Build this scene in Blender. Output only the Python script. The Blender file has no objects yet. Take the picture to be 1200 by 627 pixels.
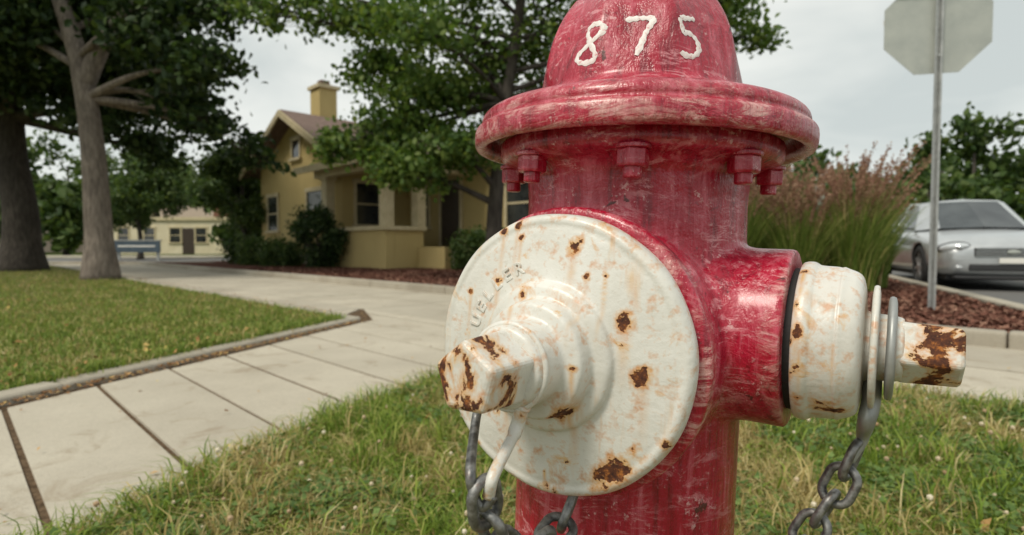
import bpy, bmesh, math, random
import numpy as np
from mathutils import Vector, Matrix
rng=np.random.default_rng(7); random.seed(7)
scene=bpy.context.scene
R=math.radians
# ------------------------------------------------------------------ node helper
class M:
    def __init__(s,name,base=(.5,.5,.5),rough=.6,metal=0.,spec=.5):
        s.m=bpy.data.materials.new(name); s.m.use_nodes=True; s.t=s.m.node_tree
        s.b=s.t.nodes['Principled BSDF']
        s.b.inputs['Base Color'].default_value=(*base,1); s.b.inputs['Roughness'].default_value=rough
        s.b.inputs['Metallic'].default_value=metal; s.b.inputs['Specular IOR Level'].default_value=spec
    def set(s,sock,v):
        if isinstance(v,bpy.types.NodeSocket): s.t.links.new(v,sock)
        elif isinstance(v,(tuple,list)) and sock.type=='RGBA' and len(v)==3: sock.default_value=(*v,1)
        else: sock.default_value=v
    def n(s,t,**k):
        nd=s.t.nodes.new(t)
        for a,b in k.items(): setattr(nd,a,b)
        return nd
    def co(s,scale=(1,1,1)):
        c=s.n('ShaderNodeTexCoord')
        if scale==(1,1,1): return c.outputs['Object']
        mp=s.n('ShaderNodeMapping'); s.set(mp.inputs[0],c.outputs['Object'])
        mp.inputs['Scale'].default_value=scale; return mp.outputs[0]
    def noise(s,vec,scale,detail=4,rough=.55,dist=0.):
        nd=s.n('ShaderNodeTexNoise'); s.set(nd.inputs['Vector'],vec); nd.inputs['Scale'].default_value=scale
        nd.inputs['Detail'].default_value=detail; nd.inputs['Roughness'].default_value=rough; nd.inputs['Distortion'].default_value=dist
        return nd.outputs[0]
    def attr(s,name):
        nd=s.n('ShaderNodeAttribute'); nd.attribute_name=name; return nd.outputs['Fac']
    def mr(s,v,a,b,c=0.,d=1.):
        nd=s.n('ShaderNodeMapRange'); nd.clamp=True
        for i,x in enumerate((v,a,b,c,d)): s.set(nd.inputs[i],x)
        return nd.outputs[0]
    def math(s,op,a,b=0.,clamp=False):
        nd=s.n('ShaderNodeMath',operation=op,use_clamp=clamp); s.set(nd.inputs[0],a); s.set(nd.inputs[1],b); return nd.outputs[0]
    def mix(s,f,a,b,bt='MIX'):
        nd=s.n('ShaderNodeMix',data_type='RGBA',blend_type=bt); s.set(nd.inputs[0],f); s.set(nd.inputs[6],a); s.set(nd.inputs[7],b); return nd.outputs[2]
    def ramp(s,f,els):
        nd=s.n('ShaderNodeValToRGB'); e=nd.color_ramp.elements
        while len(e)<len(els): e.new(.5)
        for x,(p,c) in zip(e,els): x.position=p; x.color=(*c,1)
        s.set(nd.inputs[0],f); return nd.outputs[0]
    def bump(s,h,st=.5,d=.01,nrm=None):
        nd=s.n('ShaderNodeBump'); nd.inputs['Strength'].default_value=st; nd.inputs['Distance'].default_value=d
        s.set(nd.inputs['Height'],h)
        if nrm is not None: s.set(nd.inputs['Normal'],nrm)
        return nd.outputs[0]
    def col(s,v): s.set(s.b.inputs['Base Color'],v)
    def rough(s,v): s.set(s.b.inputs['Roughness'],v)
    def nrm(s,v): s.set(s.b.inputs['Normal'],v)
    def xyz(s,vec):
        nd=s.n('ShaderNodeSeparateXYZ'); s.set(nd.inputs[0],vec); return nd.outputs
    def isl(s): return s.n('ShaderNodeNewGeometry').outputs['Random Per Island']
# ------------------------------------------------------------------ mesh helpers
def link(o,parent=None):
    scene.collection.objects.link(o)
    if parent: o.parent=parent
    return o
def empty(name,loc=(0,0,0),rot=(0,0,0)):
    e=bpy.data.objects.new(name,None); e.empty_display_size=.1; e.location=loc; e.rotation_euler=rot
    return link(e)
def mesh(name,verts,faces,mat=None,parent=None,smooth=False):
    me=bpy.data.meshes.new(name); me.from_pydata([tuple(v) for v in verts],[],[tuple(f) for f in faces]); me.update()
    o=bpy.data.objects.new(name,me)
    if mat: me.materials.append(mat.m)
    if smooth: me.polygons.foreach_set('use_smooth',[True]*len(me.polygons))
    return link(o,parent)
def npmesh(name,V,F,mat,parent=None,smooth=False):
    V=np.ascontiguousarray(V,dtype=np.float32).reshape(-1,3); F=np.ascontiguousarray(F,dtype=np.int32); k=F.shape[-1]; F=F.reshape(-1,k)
    me=bpy.data.meshes.new(name); me.vertices.add(len(V)); me.vertices.foreach_set('co',V.ravel())
    me.loops.add(F.size); me.loops.foreach_set('vertex_index',F.ravel())
    me.polygons.add(len(F)); me.polygons.foreach_set('loop_start',np.arange(0,F.size,k,dtype=np.int32))
    me.polygons.foreach_set('loop_total',np.full(len(F),k,dtype=np.int32))
    if smooth: me.polygons.foreach_set('use_smooth',np.ones(len(F),dtype=bool))
    me.update(calc_edges=True); me.materials.append(mat.m)
    return link(bpy.data.objects.new(name,me),parent)
def fixn(o):
    bm=bmesh.new(); bm.from_mesh(o.data); bmesh.ops.recalc_face_normals(bm,faces=bm.faces); bm.to_mesh(o.data); bm.free(); return o
def bev(o,w,seg=2,ang=35):
    m=o.modifiers.new('b','BEVEL'); m.width=w; m.segments=seg; m.limit_method='ANGLE'; m.angle_limit=R(ang); return o
def box(name,x0,x1,y0,y1,z0,z1,mat,parent=None,b=0.):
    v=[(x0,y0,z0),(x1,y0,z0),(x1,y1,z0),(x0,y1,z0),(x0,y0,z1),(x1,y0,z1),(x1,y1,z1),(x0,y1,z1)]
    f=[(0,3,2,1),(4,5,6,7),(0,1,5,4),(1,2,6,5),(2,3,7,6),(3,0,4,7)]
    o=mesh(name,v,f,mat,parent)
    if b: bev(o,b)
    return o
def prism(name,poly,z0,z1,mat,parent=None,b=0.):
    a=sum(poly[i][0]*poly[(i+1)%len(poly)][1]-poly[(i+1)%len(poly)][0]*poly[i][1] for i in range(len(poly)))
    if a<0: poly=poly[::-1]
    n=len(poly); v=[(x,y,z0) for x,y in poly]+[(x,y,z1) for x,y in poly]
    f=[tuple(range(n-1,-1,-1)),tuple(range(n,2*n))]+[(i,(i+1)%n,n+(i+1)%n,n+i) for i in range(n)]
    o=mesh(name,v,f,mat,parent)
    if b: bev(o,b)
    return o
def rev_geo(prof,seg=64,fn=None,cap=True):
    V=[];F=[]
    for r,z in prof:
        for i in range(seg):
            a=2*math.pi*i/seg; rr=r*(fn(a,r,z) if fn else 1); V.append((rr*math.cos(a),rr*math.sin(a),z))
    for j in range(len(prof)-1):
        for i in range(seg):
            k=(i+1)%seg; F.append((j*seg+i,j*seg+k,(j+1)*seg+k,(j+1)*seg+i))
    if cap:
        F.append(tuple(range(seg-1,-1,-1))); n=(len(prof)-1)*seg; F.append(tuple(range(n,n+seg)))
    return V,F
def smoothprof(p,n=1):
    for _ in range(n):
        q=[p[0]]
        for a,b in zip(p[:-1],p[1:]):
            q.append((a[0]*.75+b[0]*.25,a[1]*.75+b[1]*.25)); q.append((a[0]*.25+b[0]*.75,a[1]*.25+b[1]*.75))
        q.append(p[-1]); p=q
    return p
def resamp(p,step):
    o=[]
    for a,b in zip(p[:-1],p[1:]):
        n=max(1,int(math.hypot(b[0]-a[0],b[1]-a[1])/step))
        for i in range(n): o.append((a[0]+(b[0]-a[0])*i/n,a[1]+(b[1]-a[1])*i/n))
    return o+[p[-1]]
def tube_geo(pts,rad,seg=8,closed=False):
    P=[Vector(p) for p in pts]; n=len(P)
    if not hasattr(rad,'__len__'): rad=[rad]*n
    V=[];F=[]; up=None
    for i in range(n):
        if closed: t=(P[(i+1)%n]-P[i-1]).normalized()
        else: t=(P[min(i+1,n-1)]-P[max(i-1,0)]).normalized()
        if up is None: up=t.orthogonal().normalized()
        up=(up-t*up.dot(t)).normalized(); s=t.cross(up)
        for k in range(seg):
            a=2*math.pi*k/seg; V.append(P[i]+(up*math.cos(a)+s*math.sin(a))*rad[i])
    m=n if closed else n-1
    for i in range(m):
        j=(i+1)%n
        for k in range(seg):
            l=(k+1)%seg; F.append((i*seg+k,i*seg+l,j*seg+l,j*seg+k))
    if not closed:
        F.append(tuple(range(seg-1,-1,-1))); F.append(tuple(range((n-1)*seg,n*seg)))
    return V,F
def merge(gs):
    V=[];F=[]
    for v,f in gs:
        o=len(V); V+=list(v); F+=[tuple(i+o for i in x) for x in f]
    return V,F
def xf(g,mtx): return [mtx@Vector(v) for v in g[0]],g[1]
def axis_mtx(origin,axis):
    a=Vector(axis).normalized(); up=Vector((0,0,1)); x=up.cross(a).normalized(); y=a.cross(x)
    m=Matrix((x,y,a)).transposed().to_4x4(); m.translation=Vector(origin); return m
def pip(P,poly):
    x,y=P[:,0],P[:,1]; c=np.zeros(len(P),bool); n=len(poly)
    for i in range(n):
        x1,y1=poly[i];x2,y2=poly[(i+1)%n]
        if y1==y2: continue
        t=((y1>y)!=(y2>y))&(x<(x2-x1)*(y-y1)/(y2-y1)+x1); c^=t
    return c
def clip(poly,a,b,c):
    out=[]
    for i in range(len(poly)):
        p,q=poly[i],poly[(i+1)%len(poly)]; dp=a*p[0]+b*p[1]-c; dq=a*q[0]+b*q[1]-c
        if dp>=0: out.append(p)
        if (dp>=0)!=(dq>=0):
            t=dp/(dp-dq); out.append((p[0]+t*(q[0]-p[0]),p[1]+t*(q[1]-p[1])))
    return out
# ------------------------------------------------------------------ materials
def with_trans(m,c,f):
    tr=m.n('ShaderNodeBsdfTranslucent'); m.set(tr.inputs[0],c)
    mx=m.n('ShaderNodeMixShader'); mx.inputs[0].default_value=f
    m.t.links.new(m.b.outputs[0],mx.inputs[1]); m.t.links.new(tr.outputs[0],mx.inputs[2])
    m.t.links.new(mx.outputs[0],m.t.nodes['Material Output'].inputs[0])
def foliage_mat(name,c1,c2,c3,trans=.35,rough=.5):
    m=M(name,rough=rough,spec=.35); r=m.isl()
    c=m.ramp(r,[(0,c1),(.55,c2),(1,c3)]); m.col(c); with_trans(m,m.mix(1.,c,(1.,1.0,.5),'MULTIPLY'),trans); return m
LEAF=foliage_mat('leaf_green',(.055,.110,.022),(.11,.19,.04),(.22,.29,.07),.45)
LEAFD=foliage_mat('leaf_dark',(.016,.037,.012),(.036,.070,.018),(.085,.13,.035),.35)
LEAFM=foliage_mat('leaf_mid',(.035,.070,.02),(.075,.13,.032),(.14,.19,.055),.4)
def grass_mat(name,straw=.5,k_=1.):
    m=M(name,rough=.55,spec=.3); r=m.isl(); n=m.noise(m.co(),2.3,3); n2=m.noise(m.co(),9,2)
    g=m.ramp(r,[(0,(.09*k_,.16*k_,.02)),(.5,(.19*k_,.28*k_,.038)),(.85,(.31*k_,.38*k_,.07)),(1,(.46,.44,.15))])
    s=m.ramp(r,[(0,(.32,.24,.08)),(.6,(.54,.44,.18)),(1,(.68,.58,.31))])
    f=m.math('ADD',m.mr(n,.45,.66,0,.75),m.mr(n2,.48,.68,0,.5)); f=m.math('MULTIPLY',f,straw)
    k=m.math('GREATER_THAN',f,m.math('FRACT',m.math('MULTIPLY',r,17.3)))
    c=m.mix(k,g,s); m.col(c); with_trans(m,c,.3); return m
GRASS=grass_mat('grass_blades',1.0,1.06); LAWN=grass_mat('lawn_blades',.45,.95)
def bark(name,a,b):
    m=M(name,rough=.9,spec=.2); n=m.noise(m.co((1,1,.22)),22,5,.65); n2=m.noise(m.co(),2.,3)
    m.col(m.mix(m.mr(n2,.4,.7,0,.5),m.ramp(n,[(.3,a),(.7,b)]),tuple(x*.6 for x in a))); m.nrm(m.bump(n,.9,.03)); return m
BARK=bark('bark_grey',(.11,.09,.075),(.31,.265,.22)); BARKD=bark('bark_dark',(.035,.03,.025),(.11,.095,.08))
def concrete(name,base,dirt):
    m=M(name,rough=.85,spec=.3); v=m.co(); n=m.noise(v,1.3,4,.6); f=m.noise(v,60,3,.7); sp=m.noise(v,260,1,.6)
    c=m.mix(m.mr(n,.35,.68),base,dirt); c=m.mix(m.mr(f,.45,.75,0,.35),c,tuple(x*.62 for x in base)); c=m.mix(m.mr(sp,.6,.75,0,.55),c,(.16,.14,.12))
    r=m.isl(); c=m.mix(m.math('MULTIPLY',r,.32),c,tuple(x*.60 for x in dirt))
    st=m.noise(v,4.5,4,.65,.8); c=m.mix(m.mr(st,.57,.69,0,.5),c,(.26,.20,.13))
    m.col(c); h=m.math('ADD',m.math('MULTIPLY',f,.6),m.math('MULTIPLY',sp,.5)); m.nrm(m.bump(h,.6,.004)); return m
CONC=concrete('concrete_slab',(.57,.52,.42),(.44,.395,.315)); KERB=concrete('kerb_concrete',(.48,.44,.36),(.34,.30,.235))
SOIL=M('soil',rough=.95,spec=.1); _n=SOIL.noise(SOIL.co(),9,5,.7); _k=SOIL.noise(SOIL.co(),1.2,3)
SOIL.col(SOIL.mix(SOIL.mr(_k,.4,.62),SOIL.ramp(_n,[(.3,(.06,.07,.015)),(.7,(.16,.16,.05))]),SOIL.ramp(_n,[(.3,(.10,.07,.03)),(.7,(.30,.23,.10))]))); SOIL.nrm(SOIL.bump(_n,.9,.03))
DIRT=M('dirt_joint',rough=.95,spec=.1); _n=DIRT.noise(DIRT.co(),40,4,.7); DIRT.col(DIRT.ramp(_n,[(.3,(.05,.033,.02)),(.7,(.19,.13,.08))])); DIRT.nrm(DIRT.bump(_n,.8,.01))
GROUND=M('ground_far',rough=.95,spec=.1); _n=GROUND.noise(GROUND.co(),.6,5,.7); GROUND.col(GROUND.ramp(_n,[(.3,(.05,.08,.02)),(.7,(.13,.15,.05))]))
MULCH=M('mulch',rough=.95,spec=.1); _n=MULCH.noise(MULCH.co((1,1,1)),28,5,.75,.6); MULCH.col(MULCH.ramp(_n,[(.3,(.05,.022,.016)),(.55,(.16,.07,.05)),(.8,(.28,.15,.10))])); MULCH.nrm(MULCH.bump(_n,1.,.04))
CHIP=M('bark_chips',rough=.9,spec=.1); CHIP.col(CHIP.ramp(CHIP.isl(),[(0,(.07,.03,.02)),(.6,(.20,.09,.065)),(1,(.34,.20,.14))]))
LITTER=M('dry_leaves',rough=.85,spec=.2); LITTER.col(LITTER.ramp(LITTER.isl(),[(0,(.16,.07,.025)),(.5,(.38,.20,.08)),(.85,(.54,.34,.14)),(1,(.64,.50,.15))]))
ASPH=M('asphalt',rough=.85,spec=.3); _n=ASPH.noise(ASPH.co(),70,3,.8); _k=ASPH.noise(ASPH.co(),.5,4); ASPH.col(ASPH.mix(ASPH.mr(_k,.3,.7,0,.6),ASPH.ramp(_n,[(.3,(.07,.07,.07)),(.75,(.17,.17,.16))]),(.20,.19,.18))); ASPH.nrm(ASPH.bump(_n,.5,.006))
STUC=M('stucco_yellow',rough=.9,spec=.2); _n=STUC.noise(STUC.co(),40,4,.7); _k=STUC.noise(STUC.co((1,1,.4)),.9,4,.6); STUC.col(STUC.mix(STUC.mr(_k,.35,.7,0,.5),(.56,.44,.20),(.42,.32,.14))); STUC.nrm(STUC.bump(_n,.6,.02))
TRIM=M('trim_cream',(.60,.53,.36),.7); TRIM.col(TRIM.ramp(TRIM.noise(TRIM.co(),6,4),[(.3,(.50,.42,.25)),(.7,(.64,.55,.36))]))
SHING=M('shingles',rough=.9,spec=.2); _b=SHING.n('ShaderNodeTexBrick'); SHING.set(_b.inputs['Vector'],SHING.co()); _b.inputs['Scale'].default_value=3.; _b.inputs['Color1'].default_value=(.17,.11,.09,1); _b.inputs['Color2'].default_value=(.27,.18,.15,1); _b.inputs['Mortar'].default_value=(.05,.04,.03,1); SHING.col(SHING.mix(.5,_b.outputs[0],SHING.ramp(SHING.noise(SHING.co(),30,4),[(.3,(.09,.07,.06)),(.7,(.28,.21,.18))])))
WGLASS=M('window_glass',(.02,.025,.03),.06,0,.8); DARKDOOR=M('door_dark',(.05,.035,.025),.5); BLACK=M('rubber_black',(.02,.02,.02),.75)
_n=DARKDOOR.noise(DARKDOOR.co((8,8,1)),6,4); DARKDOOR.col(DARKDOOR.ramp(_n,[(.3,(.03,.02,.015)),(.7,(.07,.05,.035))]))
_n=WGLASS.noise(WGLASS.co(),2.,3); WGLASS.col(WGLASS.ramp(_n,[(.3,(.01,.012,.015)),(.7,(.06,.065,.06))]))
def galv(name,a,b,metal=.5,rough=.5,sc=18):
    m=M(name,rough=rough,metal=metal); n=m.noise(m.co(),sc,4,.65); m.col(m.ramp(n,[(.3,a),(.7,b)])); m.rough(m.mr(n,.3,.7,rough-.1,rough+.15)); m.nrm(m.bump(n,.15,.003)); return m
GALV=galv('galvanised_steel',(.30,.31,.30),(.46,.47,.46)); SIGNBACK=galv('aluminium_sign_back',(.36,.38,.35),(.46,.48,.44),.3,.55,6)
CHAIN=galv('chain_steel',(.07,.065,.06),(.27,.26,.25),.7,.45,160)
_o=CHAIN.noise(CHAIN.co(),70,5,.7); CHAIN.col(CHAIN.mix(CHAIN.mr(_o,.57,.70,0,.5),CHAIN.ramp(CHAIN.noise(CHAIN.co(),160,4),[(.3,(.09,.09,.09)),(.7,(.32,.32,.31))]),(.14,.06,.03)))
SIGNRED=M('sign_red',(.45,.02,.02),.4); SIGNGRN=M('sign_green',(.02,.16,.07),.4); WHITE=M('white_lettering',(.78,.76,.70),.5)
# --- hydrant paints
REDP=M('red_paint',rough=.35,spec=.5); m=REDP; v=m.co(); vs=m.co((1,1,.12)); vh=m.co((.5,.5,1.5))
lo=m.noise(v,9,4,.6); st=m.noise(vs,80,4,.7,.3); fine=m.noise(v,170,3,.75); sc=m.noise(vh,38,7,.82,1.6); mid=m.noise(v,26,5,.72,.5)
x_,y_,z_=m.xyz(v); rad=m.math('SQRT',m.math('ADD',m.math('MULTIPLY',x_,x_),m.math('MULTIPLY',y_,y_))); rimm=m.mr(rad,.1455,.151)
c=m.ramp(lo,[(.25,(.24,.002,.014)),(.5,(.38,.005,.028)),(.8,(.50,.013,.048))])
c=m.mix(m.mr(st,.52,.68,0,.62),c,(.64,.15,.20)); c=m.mix(m.math('MULTIPLY',m.mr(st,.34,.47,1,0),.65),c,(.11,.002,.008))  # pink streaks: weathered paint plus glossy highlights painted into the colour
wear_gloss=m.math('MULTIPLY',m.mr(sc,.525,.59),m.mr(lo,.44,.57)); c=m.mix(m.math('MULTIPLY',wear_gloss,.75),c,(.72,.32,.35))  # chalky worn patches, also carrying painted-in pink gloss highlights
wr=m.math('MULTIPLY',m.math('MULTIPLY',m.mr(sc,.46,.57),m.mr(mid,.38,.55)),rimm); c=m.mix(m.math('MULTIPLY',wr,.75),c,(.66,.38,.34))
c=m.mix(m.math('MULTIPLY',m.mr(fine,.58,.67),m.mr(mid,.48,.58,0,.7)),c,(.76,.48,.48)); c=m.mix(m.mr(mid,.655,.68,0,.92),c,(.07,.016,.012))
gr=m.math('MULTIPLY',m.mr(sc,.41,.34),m.mr(mid,.43,.58)); c=m.mix(m.math('MULTIPLY',gr,.8),c,(.05,.006,.008))
m.col(c); m.rough(m.mr(mid,.35,.65,.20,.5)); h=m.math('ADD',mid,m.math('MULTIPLY',st,.7)); h=m.math('ADD',h,m.math('MULTIPLY',fine,.15)); m.nrm(m.bump(h,.8,.004))
m.b.inputs['Coat Weight'].default_value=.35; m.b.inputs['Coat Roughness'].default_value=.2
def white_paint(name,edge_r,rust_z,thr=.69):
    m=M(name,rough=.4,spec=.5); v=m.co(); w=m.noise(v,75,3,.7)
    x,y,z=m.xyz(v); rad=m.math('SQRT',m.math('ADD',m.math('MULTIPLY',x,x),m.math('MULTIPLY',y,y)))
    lo=m.noise(v,14,4,.6); f=m.noise(v,36,6,.64,.4); fine=m.noise(v,210,3,.7)
    c=m.ramp(lo,[(.25,(.58,.56,.50)),(.6,(.70,.69,.64)),(.85,(.77,.76,.73))])
    c=m.mix(m.mr(fine,.58,.76,0,.35),c,(.44,.39,.30)); c=m.mix(m.mr(f,.38,.26,0,.6),c,(.44,.41,.34))
    b=m.math('ADD',f,m.mr(rad,edge_r-.006,edge_r+.001,0,.07)); b=m.math('ADD',b,m.mr(z,rust_z[0],rust_z[1],0,rust_z[2]))
    core=m.mr(b,thr,thr+.015); halo=m.mr(b,thr-.095,thr+.01)
    d=m.math('ADD',m.math('SUBTRACT',2.,m.attr('rust')),m.mr(w,.3,.7,-.85,.85))
    core=m.math('MAXIMUM',core,m.mr(d,.75,.9,1,0)); halo=m.math('MAXIMUM',halo,m.mr(d,.85,1.85,1.,0))
    halo=m.math('MAXIMUM',halo,m.math('MULTIPLY',m.attr('run'),m.mr(w,.3,.62,.3,1.)))
    stn=m.noise(m.co((1,.10,1)),75,3,.6); run=m.math('MULTIPLY',m.mr(stn,.57,.70,0,.65),m.mr(lo,.46,.6)); halo=m.math('MAXIMUM',halo,run)
    c=m.mix(m.math('MULTIPLY',halo,.9),c,m.ramp(w,[(.3,(.55,.20,.03)),(.7,(.68,.40,.12))]))
    rust=m.ramp(fine,[(.3,(.035,.012,.008)),(.52,(.11,.035,.014)),(.72,(.42,.15,.03))])
    c=m.mix(core,c,rust); m.col(c); m.rough(m.mix(core,(.33,.33,.33),(.9,.9,.9)))
    h=m.math('SUBTRACT',m.math('ADD',m.math('MULTIPLY',lo,1.2),m.math('MULTIPLY',fine,.16)),m.math('MULTIPLY',core,.45)); h=m.math('ADD',h,m.math('MULTIPLY',w,.22)); m.nrm(m.bump(h,.6,.003))
    return m
CAPW=white_paint('white_paint_large_cap',.1040,(.085,.100,.19),.70)
CAPS=white_paint('white_paint_small_cap',.0620,(.062,.078,.185),.69)
CAPP=white_paint('white_paint_fittings',5.,(5,6,0.),.66)
def rust_attr(o,spots):
    co=np.array([v.co for v in o.data.vertices]); n=len(co); best=np.zeros(n); run=np.zeros(n)
    for sp in spots:
        if len(sp)==4:
            sx,sy,sr,el=sp; dx=co[:,0]-sx; dy=co[:,1]-sy; dz=0
            p=(dx+dy)*.7071/el; q=(dy-dx)*.7071; d=np.sqrt(p*p+q*q)/sr
            r=np.clip(1-np.abs(dx)/(sr*1.1),0,1)*np.clip((dy+.050)/.050,0,1)*(dy<.001)
        else:
            sx,sy,sz,sr,el=sp; dx=co[:,0]-sx; dy=co[:,1]-sy; dz=co[:,2]-sz; d=np.sqrt(dx*dx+(dy/el)**2+dz*dz)/sr
            r=np.clip(1-np.abs(dz)/(sr*1.0),0,1)*np.clip((dy+.04)/.04,0,1)*(dy<.001)*(co[:,0]<0)
        best=np.maximum(best,np.clip(2-d,0,2)); run=np.maximum(run,r)
    for nm,a in (('rust',best),('run',run)):
        at=o.data.attributes.new(nm,'FLOAT','POINT'); at.data.foreach_set('value',a.astype(np.float32))
# ------------------------------------------------------------------ world, light, camera
w=bpy.data.worlds.new("World"); scene.world=w; w.use_nodes=True; t=w.node_tree; bg=t.nodes['Background']
sky=t.nodes.new('ShaderNodeTexSky'); sky.sky_type='NISHITA'; sky.sun_disc=False; sky.sun_elevation=R(52); sky.sun_rotation=R(-135)
tc=t.nodes.new('ShaderNodeTexCoord'); mp=t.nodes.new('ShaderNodeMapping'); mp.inputs['Scale'].default_value=(1,1,2.6); t.links.new(tc.outputs['Generated'],mp.inputs[0])
nz=t.nodes.new('ShaderNodeTexNoise'); nz.inputs['Scale'].default_value=2.3; nz.inputs['Detail'].default_value=4; nz.inputs['Roughness'].default_value=.5; nz.inputs['Distortion'].default_value=.5; t.links.new(mp.outputs[0],nz.inputs['Vector'])
rp=t.nodes.new('ShaderNodeValToRGB'); rp.color_ramp.elements[0].position=.34; rp.color_ramp.elements[0].color=(.53,.57,.55,1); rp.color_ramp.elements[1].position=.64; rp.color_ramp.elements[1].color=(.79,.80,.75,1); t.links.new(nz.outputs[0],rp.inputs[0])
sc_=t.nodes.new('ShaderNodeVectorMath'); sc_.operation='SCALE'; sc_.inputs['Scale'].default_value=9.; t.links.new(rp.outputs[0],sc_.inputs[0])
mx=t.nodes.new('ShaderNodeMix'); mx.data_type='RGBA'; mx.inputs[0].default_value=.93; t.links.new(sky.outputs[0],mx.inputs[6]); t.links.new(sc_.outputs[0],mx.inputs[7]); t.links.new(mx.outputs[2],bg.inputs[0]); bg.inputs[1].default_value=.132
sd=bpy.data.lights.new('sun','SUN'); sd.energy=2.4; sd.angle=R(14); sd.color=(1,.93,.81); so=link(bpy.data.objects.new('sun',sd))
az=R(-135); el=R(52); dirv=Vector((math.sin(az)*math.cos(el),math.cos(az)*math.cos(el),math.sin(el))); so.rotation_euler=dirv.to_track_quat('Z','Y').to_euler()
cd=bpy.data.cameras.new('camera'); cam=link(bpy.data.objects.new('camera',cd)); cam.location=(0,0,.65); cam.rotation_euler=(R(90-2.2),0,0); cd.lens=20; cd.sensor_width=36; cd.clip_start=.02; cd.clip_end=2000
cd.dof.use_dof=True; cd.dof.focus_distance=.43; cd.dof.aperture_fstop=8.; scene.camera=cam
scene.view_settings.view_transform='Standard'; scene.view_settings.look='None'; scene.view_settings.exposure=0

# ------------------------------------------------------------------ ground & pavements
mesh('ground',[(-600,-600,-.02),(600,-600,-.02),(600,600,-.02),(-600,600,-.02)],[(0,1,2,3)],GROUND)
kd=Vector((.4,.917)).normalized(); kp=Vector((4.65,5.2))
def K(t,off=0.): p=kp+kd*t+Vector((kd.y,-kd.x))*off; return (p.x,p.y)
def s_(s,X): return ((s+X*1.41421)/2,(s-X*1.41421)/2)
vergeL=[(-1.8,-2),(-1.2,0),(-.97,.95),(-.83,1.45),(-.71,1.81),(-.56,2.16),(-.34,2.52),(.05,3.15),(.42,3.68)]
verge=vergeL+[K(-4.37,-.16),K(-7.9,-.16)]
prism('verge_soil',verge,-.015,.027,SOIL)
walkA=[(-3.17,-2),(-1.16,4.74),(-1.45,5.55)]+[(.42,3.68)]+vergeL[::-1][1:]
nk=(-kd.y,kd.x); kc=nk[0]*K(0,-.16)[0]+nk[1]*K(0,-.16)[1]
prism('branch_path_bed',[(-3.26,-2),(-1.25,4.70),(-1.45,5.55),(.42,3.68)]+vergeL[::-1][1:],-.015,.022,DIRT)
prism('footway_bed',clip([s_(3.58,-26),s_(3.58,-3.1),s_(4.09,-3.3),s_(4.09,6),s_(6.42,6),s_(6.42,-26)],nk[0],nk[1],kc),-.015,.0205,DIRT)
gs=[]
def addslab(poly,z1=.03):
    if len(poly)<3: return
    a=sum(poly[i][0]*poly[(i+1)%len(poly)][1]-poly[(i+1)%len(poly)][0]*poly[i][1] for i in range(len(poly)))/2
    if abs(a)<.02: return
    if a<0: poly=poly[::-1]
    n=len(poly); dz=random.uniform(-.002,.003)
    gs.append(([Vector((x,y,-.01)) for x,y in poly]+[Vector((x,y,z1+dz)) for x,y in poly],[tuple(range(n-1,-1,-1)),tuple(range(n,2*n))]+[(i,(i+1)%n,n+(i+1)%n,n+i) for i in range(n)]))
c0=.21-.455*14
while c0<4.1:
    c1=min(c0+.455,4.1); p=clip(walkA,1,1,c0+.013); p=clip(p,-1,-1,-(c1-.013)); addslab(p); c0+=.455
Xl=-26
while Xl<7:
    Xr=Xl+1.5
    for sa,sb in ((3.62,4.1),(4.1,5.25),(5.25,6.4)):
        q=[s_(s,X) for s,X in ((sa+.014,Xl+.009),(sa+.014,Xr-.009),(sb-.014,Xr-.009),(sb-.014,Xl+.009))]
        if sa<4: q=clip(q,-1,0,1.50)
        q=clip(q,nk[0],nk[1],kc); addslab(q)
    Xl=Xr
V,F=merge(gs); bev(mesh('sidewalk',V,F,CONC),.005,2)
def kerb(name,pts,wd,z0,z1,mat=KERB,seglen=1.8):
    g=[]
    for a,b in zip(pts[:-1],pts[1:]):
        a=Vector(a);b=Vector(b);L=(b-a).length;n=max(1,int(L/seglen));d=(b-a)/n;nn=Vector((-d.y,d.x)).normalized()*wd/2
        for i in range(n):
            p=a+d*i+d.normalized()*.003;q=a+d*(i+1)-d.normalized()*.003
            po=[p-nn,q-nn,q+nn,p+nn]; zz=z1+random.uniform(-.004,.004)
            g.append(([Vector((v.x,v.y,z0)) for v in po]+[Vector((v.x,v.y,zz)) for v in po],[(3,2,1,0),(4,5,6,7),(0,1,5,4),(1,2,6,5),(2,3,7,6),(3,0,4,7)]))
    V,F=merge(g); o=mesh(name,V,F,mat); bev(o,.02,3); return o
kerb('lawn_kerb',[(-3.31,-2),(-1.98,2.45),(-1.30,4.70),(-15,18.4)],.12,-.02,.058)
lawn=[(-3.36,-2),(-2.03,2.45),(-1.36,4.68),(-15,18.25),(-15,-2)]
prism('lawn_soil',lawn,-.015,.045,SOIL)
kerb('bed_kerb',[s_(6.46,-22),s_(6.46,-.3),(3.35,3.13)],.12,-.02,.13)
bed=[s_(6.5,-22),s_(6.5,-.3),K(-2.15,-.2),K(22,-.2),(6,30),s_(12,-22)]
prism('mulch_bed',bed,-.01,.10,MULCH)
kerb('street_kerb',[K(-8,-.08),K(40,-.08)],.15,-.02,.13,KERB,2.5)
mesh('side_street',[(*K(-60),.0),(*K(-60,9),.0),(*K(90,9),.0),(*K(90),.0)],[(0,1,2,3)],ASPH)
mesh('road',[(-120,19,.002),(-9.9,19,.002),(-9.9,30,.002),(-120,30,.002)],[(0,1,2,3)],ASPH)
kerb('road_kerb',[(-70,18.9),(-9.9,18.9)],.15,-.02,.12,KERB,3)
prism('far_footway',[(-70,30.2),(-9,30.2),(-9,33),(-70,33)],-.01,.08,CONC)
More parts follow.
